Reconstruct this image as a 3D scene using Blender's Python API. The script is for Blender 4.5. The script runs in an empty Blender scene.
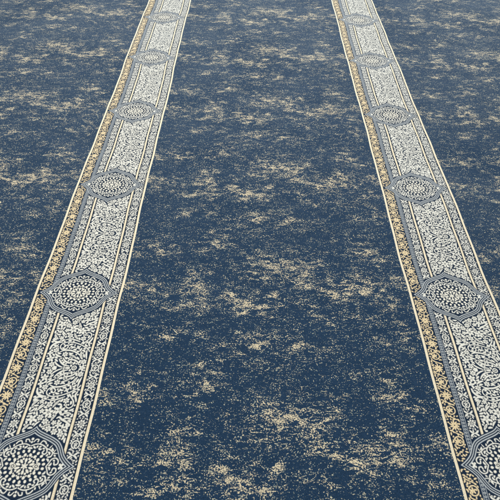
import bpy, math
import numpy as np
from mathutils import Matrix, Vector

C = bpy.context.scene

# ------------------------------------------------------------------ camera
CAM_H, PITCH, ROLL, YAW, CAM_X = 1.239, 0.8352, 0.0235, 0.0081, -0.0629
cp, sp = math.cos(PITCH), math.sin(PITCH)
fw = Vector((math.sin(YAW) * cp, math.cos(YAW) * cp, -sp))
rt = Vector((math.cos(YAW), -math.sin(YAW), 0))
up = rt.cross(fw)
r2 = rt * math.cos(ROLL) + up * math.sin(ROLL)
u2 = -rt * math.sin(ROLL) + up * math.cos(ROLL)
cam = bpy.data.cameras.new('camera')
cam.sensor_width = 36.0
cam.lens = 36.0 * 480 / 500
cam.clip_start = 0.01
cam.clip_end = 200
co = bpy.data.objects.new('camera', cam)
C.collection.objects.link(co)
m = Matrix((r2, u2, -fw)).transposed().to_4x4()
CARPET_Z = 0.014
m.translation = Vector((CAM_X, 0, CAM_H + CARPET_Z))
co.matrix_world = m
C.camera = co

# ------------------------------------------------------------------ light
C.view_settings.view_transform = 'Standard'
C.view_settings.look = 'None'
C.view_settings.exposure = 0.0
C.view_settings.gamma = 1.0
w = bpy.data.worlds.new('World')
C.world = w
w.use_nodes = True
bg = w.node_tree.nodes['Background']
bg.inputs[0].default_value = (0.92, 0.96, 1.0, 1)
bg.inputs[1].default_value = 0.56


def area(name, loc, target, size, size_y, power, col):
    l = bpy.data.lights.new(name, 'AREA')
    l.shape = 'RECTANGLE'
    l.size, l.size_y, l.energy, l.color = size, size_y, power, col
    o = bpy.data.objects.new(name, l)
    C.collection.objects.link(o)
    o.location = loc
    o.rotation_euler = (Vector(target) - Vector(loc)).to_track_quat('-Z', 'Y').to_euler()
    return o


area('window_light', (0.6, 7.5, 3.2), (0, 2.0, 0), 5.0, 2.2, 430, (0.93, 0.97, 1.0))
area('ceiling_light', (-0.6, 2.1, 2.9), (0.1, 1.7, 0), 1.2, 1.2, 44, (1.0, 0.95, 0.88))

# ------------------------------------------------------------------ sizes (metres)
SPACING = 1.2            # distance between two ornamental bands
BW = 0.2743              # width of a band
P = 0.5302               # length of one pattern repeat
Y0 = 0.3954              # first medallion centre
SKEW = 0.0125            # the weave runs slightly askew across one spacing
K0, K1 = -2, 9           # repeats laid down
rng = np.random.default_rng(7)

# ------------------------------------------------------------------ ornament drafting board
# the weaver's chart of one repeat of the band, in millimetres: u across, v along
S = 0.75
NU, NV = 366, 708
bw, pl = BW * 1000, P * 1000
du, dv = bw / NU, pl / NV
U = (np.arange(NU) + .5) * du - bw / 2
V = (np.arange(NV) + .5) * dv


class Chart:
    def __init__(self):
        self.a = np.zeros((NV, NU), np.float32)

    def _win(self, x0, x1, y0, y1):
        i0 = int((x0 + bw / 2) / du) - 1
        i1 = int((x1 + bw / 2) / du) + 2
        j0 = int(y0 / dv) - 1
        j1 = int(y1 / dv) + 2
        I = np.arange(max(i0, 0), min(i1, NU))
        J = np.arange(j0, j1)
        x = (I + .5) * du - bw / 2
        y = (J + .5) * dv
        return I, J % NV, x[None, :], y[:, None]

    def _put(self, I, J, cov, val=1.0):
        if len(I) == 0:
            return
        s = self.a[np.ix_(J, I)]
        self.a[np.ix_(J, I)] = s * (1 - cov) + val * cov

    def disc(self, x, y, r, val=1.0, ry=None, ang=0.0):
        ry = ry or r
        R = max(r, ry) + 1
        I, J, X, Y = self._win(x - R, x + R, y - R, y + R)
        c, s = math.cos(ang), math.sin(ang)
        a = (X - x) * c + (Y - y) * s
        b = -(X - x) * s + (Y - y) * c
        d = (np.sqrt((a / r) ** 2 + (b / ry) ** 2) - 1) * min(r, ry)
        self._put(I, J, np.clip(.5 - d / S, 0, 1), val)

    def ring(self, x, y, r, w, val=1.0, a0=None, a1=None):
        R = r + w + 1
        I, J, X, Y = self._win(x - R, x + R, y - R, y + R)
        dd = np.hypot(X - x, Y - y)
        cov = np.clip(.5 - (np.abs(dd - r) - w / 2) / S, 0, 1)
        if a0 is not None:
            th = (np.arctan2(Y - y, X - x) - a0) % (2 * math.pi)
            cov = cov * (th < (a1 - a0))
        self._put(I, J, cov, val)

    def stroke(self, pts, w0, w1=None, val=1.0, smooth=True, fat=None):
        """tapering line through pts; fat = widest in the middle (a leaf)"""
        pts = np.array(pts, float)
        if smooth and len(pts) > 2:
            pts = catmull(pts)
        n = len(pts)
        t = np.linspace(0, 1, n)
        w1 = w0 if w1 is None else w1
        wd = w0 + (w1 - w0) * t
        if fat:
            wd = wd + (fat - wd) * np.sin(np.pi * t) ** .8
        R = wd.max() / 2 + 1
        I, J, X, Y = self._win(pts[:, 0].min() - R, pts[:, 0].max() + R, pts[:, 1].min() - R, pts[:, 1].max() + R)
        best = np.full((len(J), len(I)), 1e9)
        for k in range(n - 1):
            p, q = pts[k], pts[k + 1]
            e = q - p
            L = e @ e + 1e-9
            h = np.clip(((X - p[0]) * e[0] + (Y - p[1]) * e[1]) / L, 0, 1)
            d = np.hypot(X - p[0] - h * e[0], Y - p[1] - h * e[1]) - (wd[k] + (wd[k + 1] - wd[k]) * h) / 2
            best = np.minimum(best, d)
        self._put(I, J, np.clip(.5 - best / S, 0, 1), val)

    def leaf(self, p, q, w, bend=0.0, vein=False):
        p, q = np.array(p, float), np.array(q, float)
        e = q - p
        n = np.array((-e[1], e[0]))
        mid = (p + q) / 2 + n * bend
        pts = [p + (mid - p) * .5 * 1.0, mid, q]
        pts = [p, (p + mid) / 2 + n * bend * .25, mid, (q + mid) / 2 + n * bend * .25, q]
        self.stroke(pts, w * .25, w * .2, fat=w)
        if vein:
            self.stroke(pts[1:-1], 1.1, val=0.0)

    def flower(self, x, y, n, rad, pr, rot=0.0, eye=0.0, core=True):
        for k in range(n):
            a = rot + 2 * math.pi * k / n
            self.disc(x + rad * math.cos(a), y + rad * math.sin(a), pr * 1.2, ry=min(pr * .85, max(rad * math.sin(math.pi / n) - .75, 1.1)), ang=a)
        if core:
            self.disc(x, y, max(rad - pr * 1.25 - 1.3, 1.3), val=1.0)


def catmull(p, n=7):
    q = np.vstack([2 * p[0] - p[1], p, 2 * p[-1] - p[-2]])
    out = []
    for i in range(1, len(q) - 2):
        for t in np.linspace(0, 1, n, endpoint=False):
            a, b, c, d = q[i - 1], q[i], q[i + 1], q[i + 2]
            out.append(.5 * (2 * b + (c - a) * t + (2 * a - 5 * b + 4 * c - d) * t * t + (3 * b - a - 3 * c + d) * t ** 3))
    out.append(p[-1])
    return np.array(out)


def sdf(poly, X, Y):
    """signed distance to a closed polygon, negative inside"""
    d = np.full(X.shape, 1e9)
    inside = np.zeros(X.shape, bool)
    n = len(poly)
    for k in range(n):
        ax, ay = poly[k]
        bx, by = poly[(k + 1) % n]
        ex, ey = bx - ax, by - ay
        h = np.clip(((X - ax) * ex + (Y - ay) * ey) / (ex * ex + ey * ey + 1e-12), 0, 1)
        d = np.minimum(d, np.hypot(X - ax - h * ex, Y - ay - h * ey))
        if ay != by:
            inside ^= ((ay > Y) != (by > Y)) & (X < (bx - ax) * (Y - ay) / (by - ay) + ax)
    return np.where(inside, -d, d)


# outline of a medallion, one quarter, traced around
QUART = [(0, 101), (5, 94.5), (14, 88), (27, 82), (44, 75), (58, 68), (70, 60), (79, 49), (85, 38), (91, 27), (100, 17), (111, 8), (123.5, 0)]
q = catmull(np.array(QUART, float), 5)
OUT = [tuple(p) for p in q] + [(a, -b) for a, b in q[::-1][1:]] + [(-a, -b) for a, b in q[1:]] + [(-a, b) for a, b in q[::-1][1:-1]]
UU, VV = np.meshgrid(U, V)
Vm = np.where(VV > pl / 2, VV - pl, VV)          # distance along from the medallion centre
MED = sdf(OUT, UU, Vm)

# strip limits across the band
E1, E2 = -bw / 2 + 7.8, bw / 2 - 7.8
GOLD = (E1 + 1, -92.0)
BEAD = (-91.0, -78.0)
FLL = (-77.0, -48.5)
ST1 = (-46.5, -39.5)
PAN = (-37.0, 84.0)
ST2 = (86, 93)
FLR = (95.5, E2 - 1.5)


def mirror_v(pts):
    return [(a, pl - b) for a, b in pts]


# ---- white arabesque between the stripes (traced for one half, mirrored)
pan = Chart()


def both(fn):
    fn(lambda pts: pts)
    fn(mirror_v)


def panel_half(M):
    s = lambda pts, w0, w1=None, **k: pan.stroke(M(pts), w0, w1, **k)

    def lf(p, q, w, bend=0.0, vein=False):
        p2, q2 = M([p, q])
        pan.leaf(p2, q2, w, bend if M([(0, 1)])[0][1] == 1 else -bend, vein)

    def fl(x, y, *a, **k):
        x, y = M([(x, y)])[0]
        pan.flower(x, y, *a, **k)

    def dc(x, y, r):
        x, y = M([(x, y)])[0]
        pan.disc(x, y, r)
    # long sweeping vine with a curl
    s([(83, 212), (77, 204), (66, 197), (53, 190), (37, 184), (20, 181), (7, 182), (-3, 188), (-5, 197), (1, 205), (10, 205), (17, 199), (15, 192), (8, 192)], 3.0, 3.2)
    dc(8, 195, 3)
    s([(-2, 214), (8, 209), (19, 208), (33, 210), (48, 217), (61, 226)], 2.0, 2.4, fat=4.6)
    # hooked leaves
    s([(-33, 204), (-31, 194), (-24, 186), (-14, 182), (-3, 181)], 4.5, 2.2, fat=6)
    s([(-26, 201), (-17, 195), (-12, 188)], 3.0, 1.5, fat=4)
    s([(59, 187), (64, 180), (71, 172), (76, 163), (75, 153), (67, 148), (59, 152), (59, 158)], 3.4, 3.0)
    s([(79, 194), (75, 184), (80, 172), (82, 165)], 3, 2, fat=5)
    dc(64, 157, 2.4)
    s([(-34, 172), (-27, 178), (-18, 180), (-10, 176)], 2.5, 2, fat=4.5)
    lf((-32, 154), (-18, 171), 6.5, .12, True)
    lf((24, 150), (39, 171), 6.0, .06, True)
    s([(4, 173), (18, 170), (36, 175), (48, 180)], 2.0, 2.0, fat=3.6)
    lf((-16, 140), (2, 157), 4.4, .05)
    lf((-13, 149), (-1, 162), 4.0, .05)
    lf((-33, 139), (-22, 150), 4.4, -.15)
    fl(17, 137, 6, 8.2, 4.4, .3)
    fl(45, 143, 5, 7.4, 4.2, .2)
    fl(-20, 119, 5, 7.0, 4.2, .9)
    fl(76, 99, 4, 4.8, 3.2, .4)
    fl(48, 199, 4, 4.2, 2.8, .6)
    fl(54, 103, 5, 5.4, 3.3, .9)
    dc(27, 196, 3), dc(36, 191, 2.4)
    lf((57, 134), (79, 131), 6.0, .1, True)
    s([(83, 103), (70, 112), (59, 117), (50, 124), (44, 121)], 4.2, 2.4, fat=5)
    s([(59, 117), (70, 121), (83, 118)], 2.5, 2.2, fat=4.4)
    lf((31, 114), (40, 129), 5.5, .1, True)
    lf((-35, 90), (-23, 105), 6.4, .0, True)
    lf((-9, 99), (3, 113), 4.6, .1)
    lf((16, 98), (32, 104), 5, .15, True)
    # peony side blossoms
    fl(-23, 236, 5, 6.6, 3.8, .5)
    fl(-29, 218, 4, 5.0, 3.2, .2)
    lf((-14, 218), (8, 230), 5.4, .1)
    lf((26, 223), (52, 237), 5.2, -.1, True)
    lf((60, 212), (69, 238), 6.4, .1, True)
    lf((75, 206), (81, 238), 5.2, .05)
    # nested petals of the fan blossom
    s([(2, 236), (10, 247), (22, 256), (36, 259)], 2.0, 2.2, fat=4.6)
    s([(12, 233), (21, 243), (33, 249), (45, 249)], 2.0, 2.2, fat=4.6)
    s([(24, 232), (33, 238), (46, 240), (57, 246), (62, 255)], 2.0, 2.4, fat=4.2)
    s([(-8, 244), (-2, 252), (8, 259), (18, 263)], 2.0, 2.2, fat=4.4)


both(panel_half)
pan.disc(52, pl / 2, 7.5)
pan.disc(52, pl / 2, 4.6, val=0)
pan.disc(52, pl / 2, 2.2)
pan.flower(74, pl / 2, 5, 6, 3.6, 0.0)
pan.leaf((-34, pl / 2), (-14, pl / 2), 6, 0, True)


def blocked(ch, m):
    """cells closer than m mm to anything already drawn"""
    r = int(round(m / S))
    b = ch > .35
    o = b.copy()
    for dj in range(-r, r + 1):
        for di in range(-r, r + 1):
            if di * di + dj * dj <= r * r + 1 and (di or dj):
                o |= np.roll(np.roll(b, dj, 0), di, 1)
    return o


def fill(chart, allowed, sizes, tries, fold, gap=1.5, seed=1):
    """pack small commas and drops into what is left of the ground"""
    g = np.random.default_rng(seed)
    for (rl, rs) in sizes:
        blk = blocked(chart.a, gap) | ~allowed
        free = np.argwhere(~blk)
        if len(free) == 0:
            return
        for _ in range(tries):
            j, i = free[g.integers(len(free))]
            if blk[j, i]:
                continue
            x, y = U[i], V[j]
            th = math.sin(x * .09 + 1.3) * 1.3 + math.cos(y * .075) * 1.5 + g.normal() * .5
            cv = g.uniform(-.5, .5)
            ex, ey = math.cos(th), math.sin(th)
            pts = [(x + ex * rl * t - ey * cv * rl * (t * t - .3), y + ey * rl * t + ex * cv * rl * (t * t - .3)) for t in (-1, -.33, .33, 1)]
            ok = True
            for px, py in pts:
                ii, jj = int((px + bw / 2) / du), int(py / dv) % NV
                if ii < 0 or ii >= NU or blk[jj, ii]:
                    ok = False
                    break
            if not ok:
                continue
            for f in fold(pts):
                chart.stroke(f, rs * 1.2, rs, fat=rs * 2, smooth=False)
            # refresh the blocked map around the new drops
            for f in fold(pts):
                for px, py in f:
                    R = rs + gap + .6
                    I, J, X, Y = chart._win(px - R, px + R, py - R, py + R)
                    blk[np.ix_(J, I)] |= np.hypot(X - px, Y - py) < R


fold2 = lambda p: [p, [(a, pl - b) for a, b in p]]
fold4 = lambda p: [p, [(a, pl - b) for a, b in p], [(-a, b) for a, b in p], [(-a, pl - b) for a, b in p]]
allowP = (UU > PAN[0] + 1.6) & (UU < PAN[1] - 1.6) & (MED > 4.5)


def rosettes(chart, allowed, specs, seed):
    g = np.random.default_rng(seed)
    for n, rad, pr in specs:
        R0 = rad + pr + .6
        blk = blocked(chart.a, R0 + .4) | ~allowed
        free = np.argwhere(~blk)
        for j, i in free[g.permutation(len(free))]:
            if blk[j, i] or V[j] > pl / 2:
                continue
            x, y = U[i], V[j]
            rot = g.uniform(0, 1)
            for yy, rr in ((y, rot), (pl - y, -rot)):
                for k in range(n):
                    a = rr + 2 * math.pi * k / n
                    chart.disc(x + rad * math.cos(a), yy + rad * math.sin(a), pr * 1.15, ry=pr * .9, ang=a)
                chart.disc(x, yy, 1.6)
                I, J, X, Y = chart._win(x - 2.2 * R0, x + 2.2 * R0, yy - 2.2 * R0, yy + 2.2 * R0)
                blk[np.ix_(J, I)] |= np.hypot(X - x, Y - yy) < 2.05 * R0


inset = (UU > PAN[0] + 8) & (UU < PAN[1] - 8) & (MED > 11)
rosettes(pan, inset, [(6, 5.6, 2.7), (5, 4.4, 2.4)], 8)
fill(pan, allowP, [(5.2, 2.7), (3.8, 2.9), (2.6, 2.7), (1.3, 2.2)], 700, fold2, 1.9, 3)

# ---- medallion interior
med = Chart()
cen = Chart()


def quad(pts):
    return [[(a * sx, (b * sy) % pl if False else b * sy) for a, b in pts] for sx in (1, -1) for sy in (1, -1)]


def mstroke(pts, w0, w1=None, **k):
    for f in quad(pts):
        med.stroke(f, w0 * 1.0, (w1 or w0) * 1.0, **k)


def mdisc(x, y, r):
    for f in quad([(x, y)]):
        med.disc(f[0][0], f[0][1], r)


mstroke([(2, 50), (12, 54), (22, 54), (33, 50), (42, 43), (45, 34), (40, 29), (34, 33), (37, 38)], 2.6, 3.2)
mstroke([(53, 0), (58, 9), (62, 17), (71, 20), (79, 14), (79, 6), (72, 4), (70, 9)], 2.6, 3.2)
mstroke([(42, 43), (52, 40), (60, 33), (58, 24), (51, 22)], 2.6, 3.4)
mstroke([(22, 54), (27, 62), (34, 60), (38, 55)], 2.4, 3.2)
mstroke([(5, 60), (10, 66), (16, 65), (15, 60)], 2.4, 3.0)
mdisc(0, 67, 3.2)
mdisc(0, 59, 2.6)
mstroke([(62, 33), (66, 40)], 2.5, 1.6, fat=5)
mstroke([(64, 31), (72, 31)], 2.5, 1.6, fat=4.6)
mstroke([(50, 45), (54, 51)], 2.5, 1.6, fat=4.6)
for a, b in ((86, 4), (92, 4.0), (89, 0)):
    mdisc(a, b, 2.8)
# the warm chrysanthemum in the middle: rings of petals on an oval
cen.disc(0, 0, 2.6)
def oval(fr, a):
    return 46 * fr * math.cos(a), 37 * fr * math.sin(a)


cen.flower(0, 0, 6, 5.4, 2.9, math.pi / 6, core=False)
for k in range(10):                              # inner crown of pointed petals
    a = (k + .5) * math.pi / 5
    p_, q_ = oval(.26, a), oval(.52, a)
    cen.leaf(p_, q_, 6.0)
for k in range(10):
    x, y = oval(.50, k * math.pi / 5)
    cen.disc(x, y, 2.7)
for k in range(16):                              # ring of paired round buds
    a = (k + .5) * math.pi / 8
    x, y = oval(.74, a)
    cen.disc(x, y, 4.2, ry=3.4, ang=a + (.5 if k % 2 else -.5))
for k in range(16):
    x, y = oval(.66, k * math.pi / 8)
    cen.disc(x, y, 1.9)
for k in range(22):                              # outer fringe
    a = (k + .5) * math.pi / 11
    x, y = oval(1.0, a)
    cen.disc(x, y, 3.9, ry=3.2, ang=a)
for sx in (1, -1):
    cen.disc(sx * 29, 0, 6.8, val=0)
    cen.ring(sx * 29, 0, 5.4, 2.1)
    cen.disc(sx * 29, 0, 2.2)
keep = np.hypot(UU / 50, Vm / 41) < 1
cen.a *= keep
med.a *= ~keep
allowM = (MED < -20) & ~keep
tmp = Chart()
tmp.a = np.maximum(med.a, cen.a)
before = tmp.a.copy()
fill(tmp, allowM, [(3.6, 2.3), (2.0, 2.1)], 260, fold4, 2.5, 5)
med.a = np.maximum(med.a, np.where(before < .5, tmp.a, med.a) * ~keep)
# three pale lines that follow the outline
rim = np.zeros_like(MED)
for dd, wd in ((1.4, 2.2), (6.6, 1.9), (12.0, 2.3)):
    rim = np.maximum(rim, np.clip(.5 - (np.abs(-MED - dd) - wd / 2) / S, 0, 1))

# ---- narrow floral borders
flo = Chart()


def floral(uc, n_half=5):
    step = pl / 10
    for k in range(10):
        y = (k + .0) * step
        odd = k % 2
        if odd:                                   # scroll ring with a bud
            sgn = 1 if uc > 0 else 1
            flo.ring(uc, y, 9.6, 2.9, a0=-.6, a1=4.6)
            flo.stroke([(uc + 7.5, y - 6), (uc + 3, y - 9.5), (uc - 2, y - 4), (uc + 1, y)], 2.8, 2.2)
            flo.flower(uc, y + .6, 5, 3.5, 2.0, .3, core=False)
        else:
            flo.flower(uc, y, 8, 7.9, 2.9, .2, core=False)
            flo.disc(uc, y, 3.0)
            flo.disc(uc, y, 1.3, val=0)
        for sx in (-1, 1):
            yy = y + step / 2
            flo.leaf((uc + sx * 2, yy - 1), (uc + sx * 11.5, yy - 9), 4.6, .12 * sx)
            flo.leaf((uc + sx * 2, yy + 1), (uc + sx * 11.5, yy + 9), 4.6, -.12 * sx)
        flo.stroke([(uc - 10, y + step / 2 + 5), (uc, y + step / 2), (uc + 10, y + step / 2 - 5)], 2.2, 2.2)


floral((FLL[0] + FLL[1]) / 2)
floral((FLR[0] + FLR[1]) / 2)
allowF = ((UU > FLL[0] + 1.5) & (UU < FLL[1] - 1.5)) | ((UU > FLR[0] + 1.5) & (UU < FLR[1] - 1.5))
allowF &= MED > 3
fill(flo, allowF, [(2.6, 1.7), (1.2, 1.5)], 500, fold2, 1.5, 11)

# ---- gold vine border
gol = Chart()
gc = (GOLD[0] + GOLD[1]) / 2
gstep = 41.2
for k in range(-5, 6):
    y = pl / 2 + k * gstep
    if k % 2 == 0:
        for j in range(10):
            a = j * math.pi / 5 + .25
            L = 15.5 if j % 2 == 0 else 12.5
            gol.leaf((gc + 2.5 * math.cos(a), y + 2.5 * math.sin(a)), (gc + min(L, 14.5) * math.cos(a), y + L * math.sin(a)), 3.9, .10)
        gol.disc(gc, y, 3.6)
        gol.disc(gc, y, 1.8, val=0)
    else:
        gol.ring(gc + 1, y, 11.3, 2.9, a0=-2.2, a1=2.5)
        gol.stroke([(gc - 6, y + 9), (gc - 10, y + 4), (gc - 5, y), (gc - 9, y - 5), (gc - 5, y - 9)], 3.2, 3.0)
        gol.flower(gc - 1, y, 5, 4.6, 3.0, .4, core=True)
    ym = y + gstep / 2
    gol.stroke([(gc + 11, ym - 6), (gc + 3, ym - 1.5), (gc - 4, ym + 1.5), (gc - 12, ym + 6)], 2.6, 2.6)
allowG = (UU > GOLD[0] + 1) & (UU < GOLD[1] - 1.5) & (MED > 3)
fill(gol, allowG, [(3.4, 2.1), (1.8, 1.8)], 300, fold2, 1.8, 21)

# ---- colours (linear base colours of the yarns)
NAVY = np.array((0.008, 0.020, 0.043))
WHITE = np.array((0.78, 0.76, 0.66))
CREAM = np.array((0.81, 0.71, 0.51))
GOLDC = np.array((0.80, 0.64, 0.38))
WARM = np.array((0.82, 0.78, 0.65))
BLUEG = np.array((0.15, 0.175, 0.20))

col = np.zeros((NV, NU, 3)) + NAVY


def lay(mask, c):
    global col
    mm = np.clip(mask, 0, 1)[..., None]
    col = col * (1 - mm) + np.asarray(c) * mm


def strip(r):
    return ((UU >= r[0]) & (UU < r[1])).astype(float)


lay(pan.a * strip(PAN) * (MED > 2.5), WHITE)
lay(flo.a * (strip(FLL) + strip(FLR)) * (MED > 2.0), WHITE)
lay(gol.a * strip(GOLD) * (MED > 2.0), GOLDC)
# beads: pale blue-grey strip with a row of small rings between two hairlines
bc = (BEAD[0] + BEAD[1]) / 2
lay(strip(BEAD), BLUEG)
bead = Chart()
nb = 62
for k in range(nb):
    y = (k + .5) * pl / nb
    bead.ring(bc, y, 2.3, 1.5)
lay(strip((BEAD[0] + 2.2, BEAD[1] - 2.2)), NAVY * 1.4)
lay(bead.a * strip(BEAD), np.array((0.55, 0.58, 0.56)))
for x in (BEAD[0], BEAD[1] - 1.6):
    lay(strip((x, x + 1.5)), np.array((0.36, 0.39, 0.40)))
inner = MED < 0
lay(inner.astype(float), NAVY)
lay(med.a * inner, WHITE)
lay(rim * inner, np.array((.55, .58, .57)))
lay(cen.a * inner, WARM)
for r in (ST1, ST2):
    mk = strip(r) * (MED > 2.5)
    lay(mk, CREAM)
for r in ((-bw / 2, E1), (E2, bw / 2)):
    lay(strip(r), CREAM)
    # thin brownish outline of the selvedge stripe
lay(strip((E1 - 1.6, E1)) + strip((E2, E2 + 1.6)), CREAM * np.array((.90, .86, .78)))
for r in (ST1, ST2):
    lay((strip((r[0], r[0] + 1.5)) + strip((r[1] - 1.5, r[1]))) * (MED > 2.5), CREAM * np.array((.94, .91, .86)))

# one tuft = 2 x 2 chart cells
CU, CV = NU // 2, NV // 2
tuft = col.reshape(CV, 2, CU, 2, 3).mean((1, 3))
var = rng.normal(0, .055, (CV, CU, 1))
tuft = np.clip(tuft * (1 + var), 0.003, .95)

# which part of the band each tuft belongs to
uc = ((np.arange(CU) + .5) * bw / CU - bw / 2)[None, :].repeat(CV, 0)
vc = ((np.arange(CV) + .5) * pl / CV)[:, None].repeat(CU, 1)
mc = MED.reshape(CV, 2, CU, 2).mean((1, 3))
edge = (uc < E1) | (uc > E2)
inmed = (mc < 0) & ~edge
reg = {'medallion': inmed}
lim = [('gold_vine_border', -999, (GOLD[1] + BEAD[0]) / 2), ('bead_border', (GOLD[1] + BEAD[0]) / 2, (BEAD[1] + FLL[0]) / 2),
       ('floral_border', (BEAD[1] + FLL[0]) / 2, ST1[0]), ('cream_stripe', ST1[0], ST1[1]), ('arabesque_panel', ST1[1], ST2[0]),
       ('cream_stripe', ST2[0], ST2[1]), ('floral_border', ST2[1], 999)]
REG = [('medallion', inmed)]
for nm, a, b in lim:
    REG.append((nm, (uc >= a) & (uc < b) & ~inmed & ~edge))


# ------------------------------------------------------------------ materials
def nt(mat):
    mat.use_nodes = True
    t = mat.node_tree
    t.nodes.clear()
    return t


def N(t, kind, **kw):
    n = t.nodes.new(kind)
    for k, v in kw.items():
        setattr(n, k, v)
    return n


def pile_bsdf(t, color_socket, rough=0.9):
    """wool pile: rough, with a soft sheen, tufts and pressed patches as relief"""
    L = t.links.new
    out = N(t, 'ShaderNodeOutputMaterial')
    b = N(t, 'ShaderNodeBsdfPrincipled')
    b.inputs['Roughness'].default_value = rough
    b.inputs['Specular IOR Level'].default_value = 0.08
    b.inputs['Sheen Weight'].default_value = 0.2
    b.inputs['Sheen Roughness'].default_value = 0.45
    b.inputs['Sheen Tint'].default_value = (0.72, 0.86, 0.98, 1)
    L(color_socket, b.inputs['Base Color'])
    geo = N(t, 'ShaderNodeNewGeometry')
    vor = N(t, 'ShaderNodeTexVoronoi')
    vor.inputs['Scale'].default_value = 520
    L(geo.outputs['Position'], vor.inputs['Vector'])
    noi = N(t, 'ShaderNodeTexNoise')
    noi.inputs['Scale'].default_value = 9
    noi.inputs['Detail'].default_value = 4
    L(geo.outputs['Position'], noi.inputs['Vector'])
    b1 = N(t, 'ShaderNodeBump', invert=True)
    b1.inputs['Strength'].default_value = 0.55
    b1.inputs['Distance'].default_value = 0.0012
    L(vor.outputs['Distance'], b1.inputs['Height'])
    b2 = N(t, 'ShaderNodeBump')
    b2.inputs['Strength'].default_value = 0.35
    b2.inputs['Distance'].default_value = 0.02
    L(noi.outputs['Fac'], b2.inputs['Height'])
    L(b1.outputs['Normal'], b2.inputs['Normal'])
    L(b2.outputs['Normal'], b.inputs['Normal'])
    nap = N(t, 'ShaderNodeTexNoise')                 # which way the nap was last brushed
    nap.inputs['Scale'].default_value = 2.2
    nap.inputs['Detail'].default_value = 5
    nap.inputs['Distortion'].default_value = .8
    L(geo.outputs['Position'], nap.inputs['Vector'])
    mr = N(t, 'ShaderNodeMapRange')
    mr.inputs['From Min'].default_value, mr.inputs['From Max'].default_value = .3, .7
    mr.inputs['To Min'].default_value, mr.inputs['To Max'].default_value = .09, .30
    L(nap.outputs['Fac'], mr.inputs['Value'])
    L(mr.outputs[0], b.inputs['Sheen Weight'])
    L(b.outputs['BSDF'], out.inputs['Surface'])
    return b


woven = bpy.data.materials.new('woven_wool')
t = nt(woven)
at = N(t, 'ShaderNodeVertexColor', layer_name='yarn')
pile_bsdf(t, at.outputs['Color'])

mottle = bpy.data.materials.new('mottled_wool')
t = nt(mottle)
L = t.links.new


def math_(op, a, b=None, clamp=False):
    n = N(t, 'ShaderNodeMath', operation=op, use_clamp=clamp)
    for i, s in enumerate((a, b)):
        if s is None:
            continue
        if isinstance(s, (int, float)):
            n.inputs[i].default_value = s
        else:
            L(s, n.inputs[i])
    return n.outputs[0]


geo = N(t, 'ShaderNodeNewGeometry')
snap = N(t, 'ShaderNodeVectorMath', operation='SNAP')
snap.inputs[1].default_value = (0.0015, 0.0014, 1.0)
L(geo.outputs['Position'], snap.inputs[0])
fine = N(t, 'ShaderNodeTexNoise')
fine.inputs['Scale'].default_value = 285
fine.inputs['Detail'].default_value = 1.5
fine.inputs['Roughness'].default_value = .6
fine.inputs['Distortion'].default_value = .6
L(snap.outputs[0], fine.inputs['Vector'])
den = N(t, 'ShaderNodeAttribute', attribute_name='fleck_density')
clump = N(t, 'ShaderNodeTexNoise')
clump.inputs['Scale'].default_value = 62
clump.inputs['Detail'].default_value = 2
clump.inputs['Distortion'].default_value = 1.1
stretch = N(t, 'ShaderNodeVectorMath', operation='MULTIPLY')
stretch.inputs[1].default_value = (.50, 1.35, 1.0)
L(geo.outputs['Position'], stretch.inputs[0])
L(stretch.outputs[0], clump.inputs['Vector'])
fil = math_('ABSOLUTE', math_('SUBTRACT', clump.outputs['Fac'], .5))      # thin filaments where the noise crosses its mean
dd = math_('SUBTRACT', math_('MULTIPLY', den.outputs['Fac'], 0.205), math_('MULTIPLY', fil, 1.35))
thr = math_('SUBTRACT', 0.576, dd)
fl = math_('MULTIPLY', math_('SUBTRACT', fine.outputs['Fac'], thr), 11.0, clamp=True)
tone = N(t, 'ShaderNodeTexNoise')
tone.inputs['Scale'].default_value = 120
L(snap.outputs[0], tone.inputs['Vector'])
mixc = N(t, 'ShaderNodeMix', data_type='RGBA')
mixc.inputs[6].default_value = (0.38, 0.42, 0.33, 1)
mixc.inputs[7].default_value = (0.70, 0.59, 0.39, 1)
L(math_('MULTIPLY', math_('SUBTRACT', math_('ADD', tone.outputs['Fac'], math_('MULTIPLY', den.outputs['Fac'], .35)), .45), 3.0, clamp=True), mixc.inputs[0])
wn = N(t, 'ShaderNodeTexWhiteNoise', noise_dimensions='2D')
L(snap.outputs[0], wn.inputs['Vector'])
gr = N(t, 'ShaderNodeMix', data_type='RGBA')
gr.inputs[6].default_value = (0.008, 0.026, 0.055, 1)
gr.inputs[7].default_value = (0.018, 0.046, 0.093, 1)
L(wn.outputs['Value'], gr.inputs[0])
fin = N(t, 'ShaderNodeMix', data_type='RGBA')
L(fl, fin.inputs[0])
L(gr.outputs[2], fin.inputs[6])
L(mixc.outputs[2], fin.inputs[7])
pile_bsdf(t, fin.outputs[2])


def plain(name, c, rough=.8):
    mt = bpy.data.materials.new(name)
    t = nt(mt)
    o = N(t, 'ShaderNodeOutputMaterial')
    b = N(t, 'ShaderNodeBsdfPrincipled')
    n = N(t, 'ShaderNodeTexNoise')
    n.inputs['Scale'].default_value = 60
    r = N(t, 'ShaderNodeMix', data_type='RGBA')
    r.inputs[6].default_value = (*[v * .8 for v in c], 1)
    r.inputs[7].default_value = (*c, 1)
    t.links.new(n.outputs['Fac'], r.inputs[0])
    t.links.new(r.outputs[2], b.inputs['Base Color'])
    b.inputs['Roughness'].default_value = rough
    t.links.new(b.outputs['BSDF'], o.inputs['Surface'])
    return mt


# ------------------------------------------------------------------ the carpet
carpet = bpy.data.objects.new('carpet', None)
C.collection.objects.link(carpet)
carpet.location = (0, Y0, 0)
carpet['label'] = 'navy blue wall-to-wall wool carpet with beige speckled clouds and long white floral bands'
carpet['category'] = 'carpet'


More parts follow.
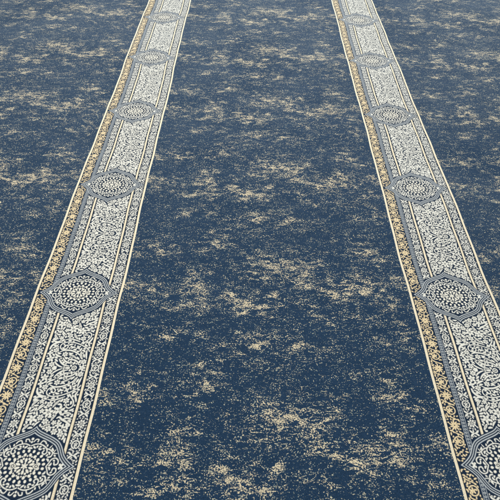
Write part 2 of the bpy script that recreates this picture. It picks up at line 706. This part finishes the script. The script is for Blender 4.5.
def link(name, me, parent, loc=(0, 0, 0), mat=None):
    o = bpy.data.objects.new(name, me)
    C.collection.objects.link(o)
    o.parent = parent
    o.location = loc
    if mat and not me.materials:
        me.materials.append(mat)
    return o


def lie(X, Y):
    """how the carpet really lies: edges wander by a few millimetres, the pile swells a little"""
    dx = .0015 * np.sin(5.1 * Y + 1.3 * X) + .0011 * np.sin(11.7 * Y + .9 + 3 * X) + .0006 * np.sin(29 * Y + 7 * X)
    dy = .0025 * np.sin(3.3 * X + 2.1 * Y) + .001 * np.sin(13 * X + 5 * Y)
    dz = .0016 * np.sin(6.3 * Y + 1.9 * X + .4) + .0012 * np.sin(9.1 * X - 5.3 * Y) + .0006 * np.sin(21 * Y + 6 * X)
    return dx, dy, dz


def grid_mesh(name, X, Y, quads, cols=None, off=(0, 0)):
    """flat mesh from arrays of vertex positions and quad indices"""
    me = bpy.data.meshes.new(name)
    nv, nf = len(X), len(quads)
    me.vertices.add(nv)
    xyz = np.zeros((nv, 3), np.float32)
    dx, dy, dz = lie(X + off[0], Y + off[1])
    xyz[:, 0], xyz[:, 1], xyz[:, 2] = X + dx, Y + dy, CARPET_Z + dz
    me.vertices.foreach_set('co', xyz.ravel())
    me.loops.add(nf * 4)
    me.polygons.add(nf)
    me.loops.foreach_set('vertex_index', quads.astype(np.int32).ravel())
    me.polygons.foreach_set('loop_start', np.arange(0, nf * 4, 4, dtype=np.int32))
    me.polygons.foreach_set('loop_total', np.full(nf, 4, np.int32))
    me.update(calc_edges=True)
    if cols is not None:
        ca = me.color_attributes.new('yarn', 'FLOAT_COLOR', 'CORNER')
        rgba = np.ones((nf, 4, 4), np.float32)
        rgba[:, :, :3] = cols[:, None, :]
        ca.data.foreach_set('color', rgba.ravel())
    return me


def region_data(mask, wrap=False):
    J, I = np.nonzero(mask)
    Jw = np.where(J >= CV // 2, J - CV, J) if wrap else J
    base = -CV if wrap else 0
    row = CU + 1
    vid = lambda j, i: (j - base) * row + i
    q = np.stack([vid(Jw, I), vid(Jw, I + 1), vid(Jw + 1, I + 1), vid(Jw + 1, I)], 1)
    uniq, inv_ = np.unique(q, return_inverse=True)
    quads = inv_.reshape(q.shape)
    jj, ii = uniq // row + base, uniq % row
    return (ii * bw / CU - bw / 2) / 1000, (jj * pl / CV) / 1000, quads, tuft[J, I]


regions = [(nm, region_data(mk, nm == 'medallion')) for nm, mk in REG]


def selvedge_mesh(off):
    """the two cream edge stripes that run the whole length of a band"""
    vs, fs = [], []
    n = (K1 - K0) * 40
    X, Y, Q = [], [], []
    cols = []
    iu = [i for i in range(CU) if edge[0, i]]
    for i in iu:
        for k in range(n):
            b = len(X)
            x0, x1 = (i * bw / CU - bw / 2) / 1000, ((i + 1) * bw / CU - bw / 2) / 1000
            y0, y1 = (K0 + k / 40) * P, (K0 + (k + 1) / 40) * P
            X += [x0, x1, x1, x0]
            Y += [y0, y0, y1, y1]
            Q.append((b, b + 1, b + 2, b + 3))
            cols.append(tuft[:, i].mean(0) * (1 + rng.normal(0, .02)))
    return grid_mesh('border_band', np.array(X), np.array(Y), np.array(Q), np.array(cols), off)


for bx in (-1.85, -.6, .6, 1.85):
    dy = SKEW * (bx / SPACING + .5)
    band = link('border_band', selvedge_mesh((bx, dy)), carpet, (bx, dy, 0), woven)
    for k in range(K0, K1):
        for nm, (X_, Y_, Q_, C_) in regions:
            link(nm, grid_mesh(nm, X_, Y_, Q_, C_, (bx, dy + k * P)), band, (0, k * P, 0), woven)

# ---- mottled ground: density of beige flecks, one repeat, traced cloud by cloud (mm)
CLOUDS = [(-290,381,36,14,0.9),(-378,335,18,13,0.6),(-447,468,12,11,0.4),(-385,411,18,11,0.2),(-400,245,22,15,0.35),(-331,255,25,12,0.3),(-340,478,31,15,0.35),(-449,37,26,17,0.5),(-378,39,26,17,0.35),(-233,17,29,33,0.7),(-209,485,56,10,0.55),(-122,510,22,20,0.7),(-74,488,28,19,0.75),(-30,458,28,15,0.75),(12,513,22,20,0.35),(-232,396,36,14,0.5),(-27,362,54,17,0.75),(-185,372,18,14,0.35),(-114,320,35,23,0.5),(-186,267,26,9,0.6),(-151,249,17,9,0.6),(-35,279,40,16,0.35),(273,28,65,29,0.95),(151,46,26,17,0.6),(142,469,19,15,0.5),(186,437,25,15,0.65),(243,449,25,15,0.35),(55,394,24,14,0.5),(79,327,29,17,0.7),(171,345,53,8,0.7),(153,308,26,16,0.45),(325,436,25,19,0.4),(286,385,42,7,0.5),(249,265,34,16,0.45),(50,265,23,13,0.4),(403,64,40,17,0.4),(422,490,25,12,0.45),(394,459,25,11,0.4),(419,398,24,18,0.65),(346,348,36,17,0.5),(430,353,18,17,0.4),(303,435,19,15,0.3),(348,264,26,13,0.5),(-388,180,38,20,0.75),(-342,198,33,7,0.6),(-416,211,22,15,0.4),(-318,167,22,14,0.3),(-454,170,16,23,0.35),(-417,61,25,13,0.5),(-375,39,20,10,0.55),(-338,15,25,10,0.6),(-294,4,25,7,0.6),(-241,76,23,29,0.8),(-215,105,21,13,0.65),(-248,29,22,15,0.5),(-219,523,22,14,0.45),(-433,19,22,17,0.4),(-411,507,29,14,0.45),(-360,492,29,14,0.4),(-274,477,38,11,0.45),(-187,209,47,18,0.75),(-141,128,32,8,0.55),(-208,485,29,14,0.5),(-49,177,33,17,0.45),(5,161,24,14,0.55),(-17,95,47,32,0.7),(31,123,26,25,0.55),(-60,69,23,10,0.6),(-97,7,25,10,0.5),(-81,507,37,21,0.65),(-42,471,38,18,0.65),(7,504,19,14,0.45),(84,126,53,25,0.95),(112,79,28,21,0.9),(165,138,21,19,0.8),(167,35,25,15,0.8),(32,150,21,14,0.45),(230,190,60,7,0.7),(269,41,36,17,0.95),(226,12,25,12,0.65),(246,511,25,12,0.5),(56,208,33,15,0.35),(307,100,16,21,0.5),(321,177,16,14,0.4),(111,505,20,12,0.5),(150,474,24,13,0.55),(14,508,20,14,0.4),(357,192,36,21,0.75),(336,227,20,18,0.5),(371,156,27,14,0.5),(316,90,23,16,0.5),(330,55,23,8,0.55),(381,36,36,7,0.5),(326,13,30,12,0.45),(437,56,21,15,0.5),(423,102,16,16,0.25),(433,143,16,17,0.3),(417,509,25,14,0.4),(377,495,24,14,0.4),(-319,85,15,10,0.3),(-124,55,25,10,0.25),(-287,131,16,11,0.25),(88,194,27,12,0.3)]
GX, GY = 400, 176        # 3 mm cells over 1.2 m x one repeat
gx = (np.arange(GX) + .5) * 1200 / GX - 600
gy = (np.arange(GY) + .5) * pl / GY


def pnoise(sx, sy, seed, hp=0.0):
    """periodic smooth noise, sx / sy = feature size in mm"""
    g = np.random.default_rng(seed)
    f = np.fft.rfft2(g.normal(size=(GY, GX)))
    ky = np.fft.fftfreq(GY, pl / GY)[:, None]
    kx = np.fft.rfftfreq(GX, 1200 / GX)[None, :]
    r = (kx * sx) ** 2 + (ky * sy) ** 2
    f *= np.exp(-r * 2.0) * (1 - np.exp(-r * 12))
    a = np.fft.irfft2(f, s=(GY, GX))
    return a / a.std()


wx, wy = pnoise(60, 40, 1) * 9 + pnoise(25, 18, 4) * 4, pnoise(60, 40, 2) * 7 + pnoise(25, 18, 5) * 4
keepD = np.ones((GY, GX))
X2, Y2 = gx[None, :] + wx, gy[:, None] + wy
for x, y, rx, ry, s in CLOUDS:
    ddx = (X2 - x + 600) % 1200 - 600
    ddy = (Y2 - y + pl / 2) % pl - pl / 2
    r = (ddx / (rx * 1.4)) ** 2 + (ddy / (ry * 1.4)) ** 2
    keepD *= 1 - min(s, .93) * .86 * np.exp(-r * .9)
D = 1 - keepD
ridge = 1 - np.abs(pnoise(70, 26, 8))
ridge2 = 1 - np.abs(pnoise(44, 15, 12) + .35 * pnoise(18, 9, 13))
wisp = np.clip((ridge - .72) * 3, 0, 1) * .6 + np.clip((ridge2 - .70) * 3, 0, 1) * .7
mid = pnoise(34, 16, 9)
D = D * (.74 + .14 * mid) + .66 * wisp * (.28 + D) + .09 * mid + .07
D = np.clip(D, -.05, .98)


def field_mesh(x0, x1):
    nx = max(2, int(round((x1 - x0) / .003)))
    ny = GY * (K1 - K0)
    xs = np.linspace(x0, x1, nx + 1)
    ys = K0 * P + np.arange(ny + 1) * P / GY
    X, Y = np.meshgrid(xs, ys)
    a = ((X * 1000 + 600) / 3.0 - .5)
    i0 = np.floor(a).astype(int)
    fr = a - i0
    jj = np.arange(ny + 1)
    j0, j1 = (jj - 1) % GY, jj % GY
    Dm = (D[j0] + D[j1]) / 2
    rows = np.arange(ny + 1)[:, None]
    val = Dm[rows, i0 % GX] * (1 - fr) + Dm[rows, (i0 + 1) % GX] * fr
    idx = np.arange((nx + 1) * (ny + 1)).reshape(ny + 1, nx + 1)
    q = np.stack([idx[:-1, :-1], idx[:-1, 1:], idx[1:, 1:], idx[1:, :-1]], -1).reshape(-1, 4)
    me = grid_mesh('field', X.ravel(), Y.ravel(), q)
    at = me.attributes.new('fleck_density', 'FLOAT', 'POINT')
    at.data.foreach_set('value', val.astype(np.float32).ravel())
    return me


h = BW / 2
xs = [-2.6, -1.85 - h, -1.85 + h, -.6 - h, -.6 + h, .6 - h, .6 + h, 1.85 - h, 1.85 + h, 2.6]
for a, b in zip(xs[::2], xs[1::2]):
    link('field', field_mesh(a, b), carpet, (0, 0, 0), mottle)

# ---- jute backing under the pile and the floor below
ya, yb = K0 * P - .02, K1 * P + .02


def box_mesh(name, x0, x1, y0, y1, z0, z1):
    me = bpy.data.meshes.new(name)
    v = [(x, y, z) for z in (z0, z1) for x, y in ((x0, y0), (x1, y0), (x1, y1), (x0, y1))]
    f = [(3, 2, 1, 0), (4, 5, 6, 7), (0, 1, 5, 4), (1, 2, 6, 5), (2, 3, 7, 6), (3, 0, 4, 7)]
    me.from_pydata(v, [], f)
    me.update()
    return me


link('backing', box_mesh('backing', -2.6, 2.6, ya, yb, .001, .0085), carpet, (0, 0, 0), plain('jute', (.25, .2, .12)))
fl_ = bpy.data.objects.new('floor', box_mesh('floor', -7, 7, -4, 12, -.1, 0))
fl_.data.materials.append(plain('stone_floor', (.42, .40, .37), .5))
fl_['kind'] = 'structure'
C.collection.objects.link(fl_)
